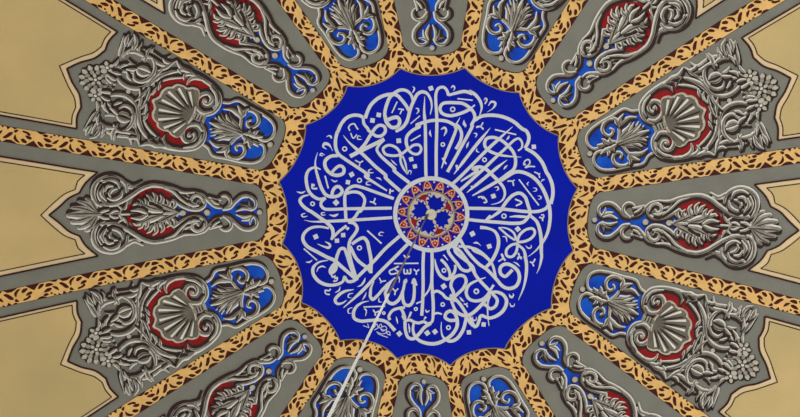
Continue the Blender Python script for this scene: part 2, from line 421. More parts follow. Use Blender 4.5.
# ------------------------------------------------------------------ calligraphy medallion
CAL = """
L 4.2-4.2-4.2-4-4-2 A1:345,298 318,284 270,280 215,300 170,350 140,416 A4:340,50 325,110 325,175 345,228 400,272 480,325 590,405 A7:560,85 735,205
L 4.4-4.4-4.4-4 A1:362,305 378,255 410,195 470,142 540,116 610,118 655,160 690,205 A2:232,245
L 4.2-4.2-4-3 A2:38,290 40,250 52,200 78,140 115,103 165,78 215,85 250,120 264,165
L 4.6 A2:40,285 52,335 95,378 140,370 158,332 140,298 100,302 62,318
L 1-2.6-4.2-4.2-4.2-4.4-3.5 A2:402,275 415,205 402,145 372,103 335,93 300,112 272,160 242,235 215,330 180,378 125,412
L 3.6-4-4 A1:345,300 352,350 385,392 A4:585,38 618,65 648,86 690,86 722,52 715,12 680,0 648,18 600,85 560,150 510,205
L 4.6-5-5 A4:715,112 640,150 520,208 440,250
L 3-4.2-4.2 A4:712,118 675,155 655,195 682,242 800,355 A17:70,38 195,142
L 0.6-4.2-4.2-4.2-4.2 A4:385,80 430,135 490,190 540,232 640,328 730,408 A17:0,92 122,208
L 4-4.4-4.4-4.4-4-3.4 A4:345,243 285,250 242,285 242,335 282,385 335,402 385,385 390,345 360,325 325,345 290,385
L 0.5-2.8-4.2-4.2-4.2-4 A4:180,218 162,290 166,350 A7:178,80 212,185 248,238 305,254 358,238 378,208 352,172 322,178 300,212 295,240
L 1.2-3.2-4-4-4-4-3 A7:205,35 160,18 112,38 90,85 92,145 106,200 140,245 192,272 245,262
L 3.8 A7:245,262 212,292 208,322 235,350 295,354 400,350 775,344
L 1.5-4-4.2-4.4-4.6-4.6-3 A7:110,238 62,252 38,280 55,318 105,360 A9:125,10 200,62 262,108 300,155 302,205 290,238
L 3.4 A9:298,225 350,172 412,125
L 4-4-4-3.8-3.8 A9:408,95 403,0 A7:398,300 402,230 425,190 475,167 535,178 640,215 790,268
L 3.8 A7:412,226 462,214 522,226 556,270 550,322 520,372 A9:512,10 480,55 432,98
L 4 A9:425,95 475,108 498,148 475,195 442,240 430,292 436,352 450,416 A11:445,255
L 3 A9:430,140 412,156
L 0.4-3.6-4-3.8-3.6 A9:75,80 135,92 250,90 420,82 620,70 778,60
L 2.4-3.6-4.4-4.4-4.4-4.2 A9:270,146 200,133 122,145 72,188 62,232 92,286 172,332 262,380 A11:270,120 340,180 442,268
L 4.4-4-4-4 A11:262,200 285,130 300,75 322,32 352,28 375,80 400,160 432,245
L 3.8-4.4-4.4-4.2 A9:455,272 508,236 548,222 576,250 592,312 A11:568,120 566,225
L 4.2 A9:440,290 A11:455,115 548,192 566,218
L 4.2 A18:118,208 0,312 A9:640,400 A11:590,130 455,262 440,280
L 4.2-4.2-4.2-4.2-1 A18:188,266 40,416 A11:640,215 A14:265,0 108,142
L 1-2.4-4-4.4-4.4-4-3.6-3.2-4-4 A11:222,122 150,138 106,180 106,232 150,290 222,320 300,314 345,288 355,252 380,290 420,290 462,266
L 0.6-3-4-4-3-1 A11:432,356 360,370 310,400 A14:40,82 58,110 100,104 132,82
L 0.6-2.8-4-4-4-4-4-4-4.4 A14:312,88 260,100 212,132 188,180 194,226 242,248 320,244 400,240 455,258 520,325
L 1-3.6-4-3.6-4-1 A11:592,288 566,350 562,400 A14:320,45 340,76 374,50 425,-8 A11:762,258
L 1-3.6-4.2-4.4-4.2-3.6-3 A12:112,225 72,282 42,350 A14:446,40 462,92 502,110 548,80 582,10 A12:188,310 202,238
L 2.6-4-4.2-4.2-3.6-3 A14:584,5 584,78 602,118 638,122 664,88 A12:275,330 270,236
L 3 A12:190,262 210,236 206,262
L 3 A12:258,270 272,232 292,285
L 4 A18:310,325 A12:345,100 345,300 A15:180,60 174,142
L 4-4-4-4-4-3 A18:376,325 A12:418,120 415,260 A15:265,20 266,110 256,190 225,208
L 2.4 A12:415,230 392,318 352,372
L 3-3.8-3.6-3.6-3.6-3.6-3.8 A14:600,140 A14:555,145 500,165 470,215 480,240
L 3.6-4-4-3.6-3.6-3.6-4 A14:560,140 580,170 600,230 A15:20,135 45,178 82,176 112,192 150,200 190,190 222,206 250,200
L 3-2.6-2 A15:262,132 300,120 336,130
L 4-4-4.2-4.2-4 A15:40,185 44,260 66,316 108,326 150,290 200,232 245,205
L 3-4-4.4-4.4-4.4-4.4-4.2-4 A15:110,200 104,252 118,302 155,340 222,364 292,364 362,334 420,290 455,232 458,180 440,125 405,104 370,122 362,155 395,178 445,178
L 0.6-2-4-4.4-4.2-4 A15:332,190 330,250 345,312 A15:400,346 455,326 502,262 524,192 532,148
L 3.6 A12:412,350 455,328 498,350 532,385 578,392
L 4-4-4-4-4 A12:600,415 585,330 568,290 580,240 620,207 668,207 690,242 672,298 622,350 560,405
L 3.4-4.2-4.4-4.4-4.4 A16:92,170 130,250 192,284 242,276 302,230 372,148 402,88
L 4 A12:560,360 A16:112,142 160,192 212,272
L 1-4-4-4-3 A12:438,70 455,150 490,210 540,233 588,192 604,140 600,118
L 3.6 A12:488,75 530,120 558,180 560,236
L 2-1 A12:508,38 545,82
L 4 A18:532,282 A12:545,0 620,110 660,158 708,166 742,130
L 4 A18:598,228 A12:600,0 740,132 A13:205,200 A13:322,332
L 4-4-4-4.2-4.4-4.4-4.4-4.2-4 A18:600,232 A13:130,0 230,110 295,155 370,232 420,288 470,308 528,290 556,232 545,170 500,127 445,112 404,140 406,188 440,212 472,188 500,158
L 3.2 A18:588,290 690,300 A13:192,5 262,38 322,92 342,122 366,215
L 4 A18:528,285 A13:70,0 152,108 200,190
L 3.6-4-4-4-3-1 A13:322,332 272,388 212,408 152,390 130,340 152,282 232,238 286,220
L 3 A16:430,38 402,84
L 3.6-4.2-4.4-4.4-4-4-4-3.6 A16:402,102 450,95 508,120 534,170 510,240 452,288 392,304 328,286 312,330 290,372 252,354 214,300
L 4 A16:420,108 458,158 446,208 402,230 372,205 340,190
L 3-2-1 A16:402,120 384,180 384,290 393,368
L 3-3.8-4-3.8-2.4-0.5 A10:430,282 470,318 488,390 A13:598,40 612,100 610,200 590,300 548,402
L 4 A17:662,345 A8:300,352 500,372 595,368 650,345 678,305
L 4-4-4.2-4.2-4 A18:662,75 A10:140,88 250,96 400,106 468,96 516,45
L 4-4.4-4.4-4.4-4.4 A6:605,185 680,230 740,300 775,380 A8:670,82 700,160 704,240 688,310
L 3.6-4.4-4.4-4.4-4.4-4-3-0.5 A8:290,125 342,90 400,56 460,56 540,92 600,152 640,222 666,292 678,345 A10:682,70 662,180 620,262 562,330 508,372
L 3.6-4.2-4.4-4.2-3-0.5 A10:528,48 574,90 600,160 611,240 612,340 A13:735,50 716,140 694,188
L 2-4-4.2-4.2-4.2-4 A10:165,86 230,45 290,0 A8:300,340 350,272 392,236 440,224 480,252 506,322 522,375 A10:520,45
L 3 A10:165,85 205,42
L 1.4-3.4-3 A10:358,55 400,50 500,55
L 4.4-3-4.4-4.4-4.4-4 A10:122,138 180,145 240,172 268,232 264,300 240,360 A13:325,100 288,138
L 3 A10:30,298 90,312 150,352 212,416
L 3.4 A10:418,252 438,200 490,156 545,150 560,182 530,226 480,250 415,258
L 3.4 A10:422,268 372,280 332,320 336,365 374,374 408,340 424,270
L 1-2.6-3 A10:270,138 332,146 390,182 412,240
L 2.6 A10:272,140 342,202 402,242
L 4-4-4-3.6-3.6 A17:410,105 A5:610,200 A2:455,320 450,100 472,62 510,56 536,82 548,122
L 3-4-4.2-4.2-3.4-0.5 A2:548,120 602,105 680,90 742,108 A3:70,86 118,112 162,168 174,222 154,292
L 4 A2:722,232 650,264 562,284 497,264 480,226 502,188 600,180 672,190 A3:105,250 120,300 92,362 A6:180,0 60,230 A5:700,375
L 2 A2:720,230 760,198
L 0.5-3.8-4-4-4 A2:358,130 354,250 A5:522,0 530,416 A17:333,105
L 4 A5:385,192 370,140 376,90 420,42 480,8 A2:290,362 370,332 450,320 540,330 600,360 A6:62,5 92,60 86,120 48,192
L 3.4 A5:385,195 430,160 475,160 490,195 465,230 420,226 385,195
L 3.4 A5:385,190 322,236 260,244 202,230 185,188 228,160 290,180 330,232
L 2.8-3-3-0.5 A5:325,240 325,290 345,340 378,395
L 2.4-2.4-0.5 A5:340,245 362,300 380,392
L 0.5-3.6-4-4-1 A2:642,296 600,380 A5:770,20 690,235 652,345
L 3-2 A5:660,262 690,312
L 0.5-4-4-4-1 A6:325,20 280,75 200,172 32,392
L 3 A6:52,318 62,362
L 0.5-4-4-4-4 A6:502,12 390,112 290,205 80,416 A17:540,150
L 2-3-3.6-4-4-4 A6:545,205 574,182 578,140 552,106 518,118 460,172 380,245 275,345 A17:600,202
L 0.5-2.6-3.8-4-4-4-4-4-4-4-1.4 A6:572,256 480,250 390,236 310,202 278,160 290,112 340,97 402,116 462,162 510,222 526,290 A8:392,30 340,72 280,116 60,245
L 0.5-4-4-4-1 A6:458,278 A8:270,10 140,118 15,220
L 2.6 A8:52,165 62,192
L 2-4-4.2-4.2-3-0.5 A17:608,130 740,38 A8:62,30 112,14 165,30 222,82 272,132 310,182 320,232 300,280 258,305 208,316
L 4-4.4-4.4-4.4-4 A3:118,322 170,290 250,280 340,292 430,332 500,390 A6:610,45 632,90 625,140 600,185
L 2 A15:130,45 185,20
L 1-3 A15:60,175 90,112
L 1-3 A15:190,175 208,150
L 3.4 A15:560,150 582,200 605,240
D A1:420,322 2.4 -8
D A1:470,278 2.4 -8
D A7:453,75 2.5 30
D A7:423,137 2.3 -10
D A7:328,300 2.7 45
D A9:165,213 2.5 25
D A9:385,200 2.3 5
D A9:335,245 2.3 5
D A14:555,350 2.5 40
D A14:775,345 2.2 40
D A15:220,280 2.4 35
D A15:280,270 2.4 40
D A15:552,275 2.3 5
D A15:670,212 2.3 -5
D A12:510,290 2.6 35
D A10:60,190 2.6 30
D A10:195,290 2.4 20
D A10:423,152 2.5 40
D A2:408,65 2.4 20
D A5:310,125 2.5 5
D A5:410,273 2.3 15
D A5:440,330 2.2 15
D A6:672,173 2.3 5
D A8:228,248 2.4 20
O A4:397,190 2
O A7:515,122 2
O A7:140,310 1.8
O A9:515,303 2
O A14:430,185 1.2
O A15:342,52 1.7
O A15:388,237 1.8
O A15:127,88 1.4
O A12:512,163 1.8
O A13:212,330 2.2
O A12:770,332 2
O A10:313,48 2
O A2:582,233 2.1
O A5:663,155 1.7
O A6:277,277 1.8
M 1.2-2.4-1.2-0.4 A4:292,108 285,90 268,84 252,95
M 0.5-2-3.6-3-1-0.4 A4:252,192 224,172 238,148 270,156 288,180 302,208
M 0.5-1.6-1.6-0.4 A4:225,246 200,240 208,226 238,240
M 1.6 A1:240,405 228,380 245,355 275,350 290,375 305,395
M 1.4 A4:445,62 465,105 495,75
M 0.6-1.6-0.6 A4:535,115 500,110 505,85 526,92
M 1.4 A4:480,280 520,298 545,285
M 1.4 A4:520,298 514,330
M 0.6-1.8-0.6 A4:630,380 595,380 588,362 616,352
M 1.4 A1:618,172 575,262
M 1.4 A1:625,230 652,232 672,238
M 1.4 A1:655,238 640,272
M 0.6-2-1.2 A1:740,52 755,60 752,80 740,100
M 0.6-2-1.6-0.4 A1:765,225 785,228 788,252 768,270
M 1.2 A1:800,285 725,348
M 1.2 A2:135,175 95,260
M 0.6-2.2-1.6-0.5 A2:488,395 512,380 530,400 520,416
M 0.6-2.2-1.4-0.4 A2:568,62 585,45 600,62 588,84
M 1.5 A2:620,147 742,160
M 0.4-2.6-1.4-0.4 A2:672,318 675,345 690,362 680,378
M 0.6-2-1.4 A3:192,162 205,142 216,156 200,190
M 0.6-2.4-2.6-1-0.4 A3:228,205 252,172 284,182 272,218 218,256
M 1.4 A3:130,380 165,372 188,388
M 1.4 A3:165,372 186,338
M 0.4-2.6-0.4 A3:34,318 30,350 42,374
M 0.4-2.6-0.4 A5:562,38 560,65 572,94
M 0.6-2.4-2.4-0.6 A5:650,30 678,18 690,45 672,86
M 1.5 A5:405,126 486,80
M 0.4-1.8-0.4 A5:248,275 270,300 298,322
M 0.6-1.6-1-0.4 A5:385,392 390,366 410,368 404,396
M 1.6 A6:360,35 532,76
M 0.4-2.4-0.4 A6:475,82 468,100 452,118
M 0.4-2.4-0.4 A6:462,320 445,335 430,356
M 0.4-2.6-0.4 A6:152,132 140,160 132,186
M 0.6-1.8-0.6 A6:190,66 212,66 214,80 202,98
M 0.6-1.8-0.4 A6:235,218 212,205 218,185
M 1.4 A6:212,12 242,10 268,36
M 1.6 A6:608,312 592,318 602,285 632,276 640,306 602,340 640,330 682,332
M 1.4 A8:555,55 588,70 600,102
M 1.4 A8:588,70 604,68
M 0.6-1.6-0.4 A8:612,135 622,118 640,116
M 0.4-1.6-1.8-0.4 A8:235,180 262,174 268,192 252,206
M 1.8 A8:105,258 128,252 145,270 140,250 165,272 175,295 150,300
M 1.5 A8:340,128 380,130 390,166
M 1.4 A8:380,130 398,118
M 1.6 A8:432,114 592,322
M 0.6-1.6-0.4 A8:512,135 498,150 508,164
M 0.4-1.6-0.4 A8:545,182 570,186 572,204 545,212
M 0.4-1.6-0.4 A8:582,246 606,250 608,268 585,274
M 1.8 A8:402,272 455,300 408,326
M 1.4 A8:610,400 632,396
M 1.6 A7:132,150 145,162 132,172
M 2 A7:138,150 138,185 178,188
M 1.6 A7:150,150 152,170
M 1.8 A7:240,85 266,186
M 0.6-1.8-1 A7:288,115 318,132 338,124
M 0.6-1.8-0.6 A7:606,160 572,154 574,136 596,132
M 0.6-1.8-0.4 A7:648,100 678,108 692,124
M 0.4-2-2-0.4 A7:12,212 52,222 84,208
M 1.6 A7:598,292 628,300 648,316
M 1.6 A7:628,300 642,264
M 1.8 A7:762,190 758,232
M 1.6 A7:755,212 790,205
M 0.6-1.8-0.6 A9:100,48 62,54 52,36 82,26
M 0.6-1.8-0.6 A9:245,38 216,40 212,24 240,20
M 0.4-2-3-0.6 A9:272,36 312,46 348,30
M 0.6-2.8-3-1.6-0.4 A9:240,252 280,278 272,300 230,292 178,270
M 1.5 A9:70,308 176,402
M 1.8 A9:578,164 692,268
M 0.6-1.6-0.4 A9:712,180 682,178 670,198 702,206
M 0.4-2-0.6 A11:45,136 78,136 98,120
M 0.6-1.4-2-0.6 A11:132,216 148,182 182,170 206,182
M 1.8 A11:250,235 262,258 280,245 278,270 298,258 292,285 265,290
M 0.6-2.6-2-0.4 A11:522,262 512,292 488,322 458,334
M 1.6 A11:245,350 232,366 202,362 206,390 238,396
M 0.4-2-0.4 A11:322,332 312,362 280,382
M 1.4 A11:30,30 136,122
M 1.4 A11:635,262 650,290 688,285
M 1.4 A11:650,290 645,306
M 0.6-1.6-0.4 A14:185,25 150,35 145,58 170,62
M 0.6-1.6-0.4 A14:178,140 146,155 148,185 172,186
M 0.4-2-0.4 A14:292,18 275,55 256,82
M 0.6-1.6-0.4 A14:392,62 392,94 416,96
M 1.5 A14:268,136 442,130
M 1.8-0.6 A14:275,150 290,162 284,208
M 1.6 A14:345,158 362,180 392,168
M 1.6 A14:362,180 362,206
M 0.4-2-0.4 A14:528,212 536,240 542,272
M 0.4-2-0.4 A14:628,268 634,300 640,338
M 0.4-2-0.4 A14:652,172 640,205 625,230
M 0.8 A14:265,285 312,302
M 0.8 A14:312,302 300,270
M 0.9 A14:345,268 352,300 375,270 384,296 408,272 416,298
M 0.9 A14:355,320 398,300 420,330 450,318 455,350 486,362
M 0.8 A14:372,335 420,352 452,340 470,330
M 0.8 A14:380,348 420,366 464,380
M 0.8 A14:408,300 440,290 455,310 430,322 410,312
M 0.8 A14:460,330 480,340 476,362
M 1.6 A12:190,40 210,62 238,48
M 1.6 A12:112,108 308,106
M 1.8 A12:150,130 110,150 75,170 85,192 130,186 158,180 130,162 120,150
M 1.8 A12:192,150 195,188 218,186 218,156
M 1.8 A12:218,186 242,188 245,148
M 1.6 A12:270,152 292,170 314,154
M 1.6 A12:292,170 290,198
M 1.8-0.6 A12:148,212 156,232 152,262
M 1.6 A12:100,305 122,328 145,308
M 1.6 A12:122,328 118,360
M 0.4-2-0.4 A12:635,375 655,395 668,416
M 1.6 A13:415,28 428,60 388,92
M 1.4 A13:428,60 446,82
M 1.6 A13:548,22 556,52 540,62
M 1.4 A13:556,52 574,74
M 0.4-2-0.4 A13:508,95 535,108 560,132
M 1.6 A13:640,95 665,100 682,70
M 1.6 A13:655,98 672,130
M 0.6-1.8-0.4 A13:475,352 480,376 502,380 506,355
M 0.6-1.8-0.6 A10:298,212 326,214 338,256
M 0.6-1.8-0.6 A10:486,284 510,306 532,298 528,280
M 1.6 A10:595,55 622,66 634,42
M 1.6 A10:622,66 622,88
M 0.4-2.4-1-0.4 A10:66,264 98,262 128,286
M 1.6 A10:425,345 436,372 420,396
M 1.4 A10:436,372 458,380
M 1.6 A10:290,352 302,386 270,410
M 1.4 A10:302,386 322,406
M 0.6-1.8-0.4 A16:552,112 572,134 592,122 582,106
M 0.6-1.8-0.4 A16:560,182 570,210 594,206 598,188
M 0.4-2.4-0.4 A16:160,138 176,160 196,172
M 1.5 A16:192,190 212,196 218,184
M 1.5 A16:212,196 222,218
M 0.6-1.8-0.6 A16:262,292 266,322 292,318 290,296
M 0.6-2-0.6 A15:205,90 212,112 238,100
M 0.4-2-0.4 A15:68,215 76,245 74,280
"""

def build_medallion():
    c0 = back([(431.3, 214.2)])[0]
    loc = map_plan(np.array([[c0[0], c0[1], 0.0]]))[0]
    t = thing('calligraphy_medallion', 'large scalloped blue medallion with white Arabic calligraphy around a small rosette', 'medallion', loc)
    # blue field
    mb = MB(); nr, nt = 16, 256
    th = np.linspace(0, 2 * np.pi, nt, endpoint=False)
    loc_t = (th + A16 / 2) % A16 - A16 / 2
    re = blue_edge(loc_t)
    V = []; F = []
    for i in range(nr + 1):
        r = np.maximum(re * i / nr, 1e-4)
        V.append(np.stack([r * np.cos(th), r * np.sin(th), np.full(nt, .004)], 1))
    for i in range(nr):
        for j in range(nt):
            k = (j + 1) % nt
            F.append((i * nt + j, (i + 1) * nt + j, (i + 1) * nt + k, i * nt + k))
    mb.add(np.vstack(V), F, 'deep_blue', False)
    mb.build('blue_field', map_panel(0), t)
    E = np.stack([re * np.cos(th), re * np.sin(th)], 1)
    mb = MB(); rib = ribbon(E, 1.0, 0.03, closed=True)
    mb.flat(rib, .003, .0085, 'gold_rim'); mb.build('rim_line', map_panel(0), t)
    n = 0
    for line in CAL.strip().splitlines():
        k, rest = line.split(' ', 1); n += 1
        dz = (n % 23) * 0.00012
        mb = MB()
        if k in 'LM':
            w, pts = rest.split(' ', 1)
            P = back(trace(pts))
            rib = ribbon(P, [float(x) * (.79 if k == 'L' else .9) for x in w.split('-')], 1.6 * PX)
            mb.flat(rib, .003, .0065 + dz, 'letter_white')
            nm = 'letter_stroke' if k == 'L' else 'vowel_mark'
        elif k == 'D':
            p, r, a = rest.split()
            c = back(trace(p))[0]; a = math.radians(float(a)); r = float(r) * PX * 1.30
            mb.poly([(c[0] + r * math.cos(a + math.pi / 4 + i * math.pi / 2), c[1] + r * math.sin(a + math.pi / 4 + i * math.pi / 2)) for i in range(4)], .0065 + dz, 'letter_white', base=.003)
            nm = 'diamond_dot'
        else:
            p, r = rest.split(); r = float(r) * PX
            c = back(trace(p))[0]
            C = [(c[0] + r * math.cos(a * math.pi / 6), c[1] + r * math.sin(a * math.pi / 6)) for a in range(12)]
            mb.flat(ribbon(C, 1.3, PX, closed=True), .003, .0065 + dz, 'letter_white')
            nm = 'circle_mark'
        mb.build(nm, map_plan, t)
    # a teardrop blot that belongs to the lettering
    mb = MB(); mb.poly(smooth(back(trace('A11:290,128 302,178 282,220 240,238 228,205 250,160')), PX, True), .0072, 'letter_white', base=.003)
    mb.build('letter_stroke', map_plan, t)
    # ---------------- rosette
    ros = MB()
    ang = lambda a, r: (c0[0] + r * PX * math.cos(math.radians(a)), c0[1] + r * PX * math.sin(math.radians(a)))
    circ = lambda r, n=72: [ang(360 * i / n, r) for i in range(n)]
    ros.flat(ribbon(circ(36.2), 4.2, .01, closed=True), .003, .0105, 'letter_white')
    ro = ros.build('rosette', map_plan, t)
    mb = MB(); mb.poly(circ(34.6), .0075, 'deep_blue', base=.003); mb.build('rosette_ground', map_plan, ro)
    for k in range(14):
        a = 21.6 + k * 360 / 14
        mb = MB()
        out = [ang(a + da, r) for da, r in ((-10, 28), (-8.5, 30.8), (-4, 32.6), (0, 33.2), (4, 32.6), (8.5, 30.8), (10, 28), (5, 25.8), (-5, 25.8))]
        mb.poly(smooth(out, PX, True), .009, 'red', base=.003)
        for da, r in ((-4.2, 27.4), (0, 29.4), (4.2, 27.4), (0, 26.6)):
            mb.dome(ang(a + da, r), 1.05 * PX, .009, .003, 'rosette_pink', 8, 2)
        mb.build('red_floret', map_plan, ro)
        mb = MB(); mb.dome(ang(a + 180 / 14, 32.6), 1.1 * PX, .0075, .003, 'letter_white', 8, 2); mb.build('white_bead', map_plan, ro)
    ZA = [ang(a, 28.6 + 5.0 * math.cos(math.radians((a - 21.6) * 14))) for a in np.arange(0, 360, 2.0)]
    mb = MB(); mb.flat(ribbon(ZA, .9, .004, closed=True), .003, .0105, 'rosette_pink'); mb.build('zigzag_line', map_plan, ro)
    # shallow domed cover in the middle
    cap = MB(); cap.flat(ribbon(circ(23.4), 1.3, .01, closed=True), .003, .022, 'gold_rim')
    co = cap.build('centre_cover_rim', map_plan, ro)
    def dh(r): return .014 + .010 * (1 - (r / 23.0) ** 2)
    mb = MB(); V = []; F = []
    for i in range(7):
        for j in range(48): V.append((*ang(j * 7.5, max(22.8 * i / 6, .01)), dh(22.8 * i / 6)))
    for i in range(6):
        for j in range(48): F.append((i * 48 + j, (i + 1) * 48 + j, (i + 1) * 48 + (j + 1) % 48, i * 48 + (j + 1) % 48))
    mb.add(V, F, 'rosette_beige', True); mb.build('centre_cover', map_plan, ro)
    def capmap(base):
        def f(uvh):
            r = np.hypot(uvh[:, 0] - c0[0], uvh[:, 1] - c0[1]) / PX
            q = uvh.copy(); q[:, 2] = np.where(uvh[:, 2] > 0, dh(r) + base, dh(r) - .002)
            return map_plan(q)
        return f
    for a in (70, 160, -20, -110):
        mb = MB()
        out = [ang(a + da, r) for da, r in ((-38, 5), (-34, 9), (-42, 11), (-34, 12.5), (-41, 15.5), (-28, 15.5), (-27, 19.5), (-16, 17), (-8, 20.5), (2, 17.2), (14, 20.5), (20, 17), (30, 19), (28, 15.5), (41, 15.5), (34, 12.5), (42, 10.5), (34, 9), (38, 5))]
        mb.poly(out, 1, 'deep_blue', base=0, L=.02); mb.build('blue_leaf', capmap(.0012), ro)
        for s in (-1, 1):
            mb = MB(); P = [ang(a + s * d, r) for d, r in ((30, 17.5), (34, 19.6), (28, 21.4), (22, 20.6), (25, 19.2))]
            mb.flat(ribbon(P, 0.8, PX), 0, 1, 'deep_blue'); mb.build('curl', capmap(.0016), ro)
        mb = MB()
        out = [ang(a + 45 + da, r) for da, r in ((0, 10.5), (4, 16), (16, 20), (6, 21.2), (-6, 21.2), (-16, 20), (-4, 16))]
        mb.poly(smooth(out, PX, True), 1, 'red', base=0, L=.02); mb.build('red_leaf', capmap(.0014), ro)
    mb = MB(); mb.dome(c0, 5.8 * PX, .022, .012, 'hub_white', 20, 4); mb.build('hub', map_plan, ro)
    return t
build_medallion()

# ------------------------------------------------------------------ gold bands
# one repeat of the gold scroll: openings traced in a 9.93x window, the maroon ground shows through them
PERIOD = 45.3
OPEN = """
35,198 48,182 72,170 105,165 100,180 72,190 45,212
135,163 163,163 171,178 156,192
20,226 50,210 76,208 56,236 26,242
54,268 88,240 101,248 88,270 62,276
150,213 158,243 135,268 114,272 138,242
172,190 200,188 222,212 246,242 228,250 190,226
283,136 310,131 299,151
316,151 330,153 326,165 315,163
344,150 378,136 391,150 360,166
260,180 284,194 301,216 270,211
309,202 330,180 382,174 360,201 330,211
308,237 346,230 340,246 318,247
374,246 399,220 413,219 396,246
"""
def gold_openings():
    hs = []
    for row in OPEN.strip().splitlines():
        P = []
        for t in row.split():
            x, y = map(float, t.split(','))
            P.append([x, y])
        P = np.array(P)
        n = np.clip((222 - .098 * (P[:, 0] - 100) - P[:, 1]) / 9.93, -6.55, 6.55)
        if P[:, 0].mean() < 247: P[:, 0] += 450
        hs.append(smooth(np.c_[(P[:, 0] - 247) / 9.93, n], 1.1, True))
    return hs
HOLES = gold_openings()
def notches(rows, sgn):
    out = []
    for row in rows:
        for x, d in row: out.append((((x if x > 247 else x + 450) - 247) / 9.93, sgn * (7.0 - d)))
    return out
BOT = [[(250, 0), (264, 1.7), (292, 1.3), (316, 0)], [(400, 0), (430, 2.8), (452, 5.4), (476, 3.4), (514, 0)], [(128, 0), (150, 1.3), (180, 2.7), (214, 2.4), (240, 0)]]
TOP = [[(249, 0), (262, 1.9), (273, 0)], [(362, 0), (398, 2.0), (422, 1.6), (446, 0)], [(146, 0), (166, 1.5), (192, 0)], [(198, 0), (220, 2.8), (236, 0)]]
PLATE = np.array([(0, -7.0)] + notches(BOT, -1) + [(PERIOD, -7.0), (PERIOD, 7.0)] + notches(TOP, 1)[::-1] + [(0, 7.0)])
def enlarge():
    """swell every opening until the gold left between openings is a thin stem"""
    edge = []
    for a, b in zip(PLATE, np.roll(PLATE, -1, 0)):
        n = max(1, int(np.hypot(*(b - a)) / .8)); edge += [a + (b - a) * k / n for k in range(n)]
    edge = np.array(edge)
    sc = [1.0] * len(HOLES); cen = [q.mean(0) for q in HOLES]
    cur = [q.copy() for q in HOLES]
    for _ in range(14):
        for i, q in enumerate(HOLES):
            if sc[i] > 1.75: continue
            t = cen[i] + (q - cen[i]) * (sc[i] + .06)
            ok = np.min(np.hypot(*(t[:, None] - edge[None]).transpose(2, 0, 1))) > .75
            for j, r in enumerate(cur):
                if j != i and np.min(np.hypot(*(t[:, None] - r[None]).transpose(2, 0, 1))) < .95: ok = False
            if ok: sc[i] += .06; cur[i] = t
    return cur
HOLES = enlarge()
def build_bands():
    for k in range(16):
        ang = A16 * (k + .5)
        loc = map_panel(ang)(np.array([[1.3, 0, 0.0]]))[0]
        t = thing('gold_band', 'straight maroon band with gold leaf scrolls running outwards between two grey panels', 'ornamental band', loc, 'gold scroll bands radiating from the medallion')
        mb = MB()
        mb.strip(ribbon([(1.035, 0), (UMAX, 0)], 2 * HB / PX, .02), [(-1, .0005), (-1, .0030), (1, .0030), (1, .0005)], 'maroon')
        mb.build('maroon_ground', map_panel(ang), t)
        mb = MB()
        for s in (-1, 1):
            mb.flat(ribbon([(1.13, s * HB), (UMAX, s * HB)], .6, .03), .002, .0055, 'line_maroon')
        mb.build('edge_line', map_panel(ang), t)
        u = 1.04; fl = 1 if k % 2 == 0 else -1
        while u < UMAX - PERIOD * PX:
            def pre(Q, u=u, fl=fl): return np.stack([u + Q[:, 0] * PX, fl * Q[:, 1] * HB / 7.1], 1)
            mb = MB(); mb.poly(PLATE, H_GOLD, 'gold', base=.003, L=4.0, holes=HOLES, pre=pre)
            mb.build('gold_scroll', map_panel(ang), t)
            u += PERIOD * PX
    # ring of arches round the medallion
    c = map_panel(0)(np.array([[.001, 0, 0.0]]))[0]
    t = thing('gold_ring', 'scalloped ring of gold leaf scrolls on maroon edging the blue medallion', 'ornamental band', c)
    nt = 256; th = np.linspace(0, 2 * np.pi, nt, endpoint=False)
    lt = (th + A16 / 2) % A16 - A16 / 2
    r0 = blue_edge(lt); V = []; F = []
    for i in range(5):
        r = r0 + (1.13 - r0) * i / 4
        V.append(np.stack([r * np.cos(th), r * np.sin(th), np.full(nt, .0027)], 1))
    for i in range(4):
        for j in range(nt):
            k = (j + 1) % nt
            F.append((i * nt + j, (i + 1) * nt + j, (i + 1) * nt + k, i * nt + k))
    mb = MB(); mb.add(np.vstack(V), F, 'maroon'); mb.build('maroon_ground', map_panel(0), t)
    po = panel_outline(); po = po[:(len(po) + 1) // 2]
    pa = np.arctan2(po[:, 1], po[:, 0]); pr = np.hypot(po[:, 0], po[:, 1])
    o = np.argsort(pa); pa, pr = pa[o], pr[o]
    for k in range(24):
        def pre(Q, k=k):
            ta = np.radians(7.5) + (k + Q[:, 0] / PERIOD) * np.radians(15)
            lt = (ta + A16 / 2) % A16 - A16 / 2
            r0 = blue_edge(lt) + .004
            r1 = np.minimum(np.interp(np.abs(lt), pa, pr) - .003, 1.04)
            r = r0 + (r1 - r0) * (Q[:, 1] * (1 if k % 2 else -1) + 7) / 14
            return np.stack([r * np.cos(ta), r * np.sin(ta)], 1)
        mb = MB(); mb.poly(PLATE, H_GOLD, 'gold', base=.0028, L=2.2, holes=HOLES, pre=pre)
        mb.build('gold_scroll', map_panel(0), t)
build_bands()

# ------------------------------------------------------------------ grey panels and their ornament
def to_local(txt, deg, mirror=False):
    q = unwarp(back(trace(txt)))
    a = -math.radians(deg); c, s = math.cos(a), math.sin(a)
    uv = np.stack([q[:, 0] * c - q[:, 1] * s, q[:, 0] * s + q[:, 1] * c], 1)
    if mirror: uv[:, 1] *= -1
    return uv

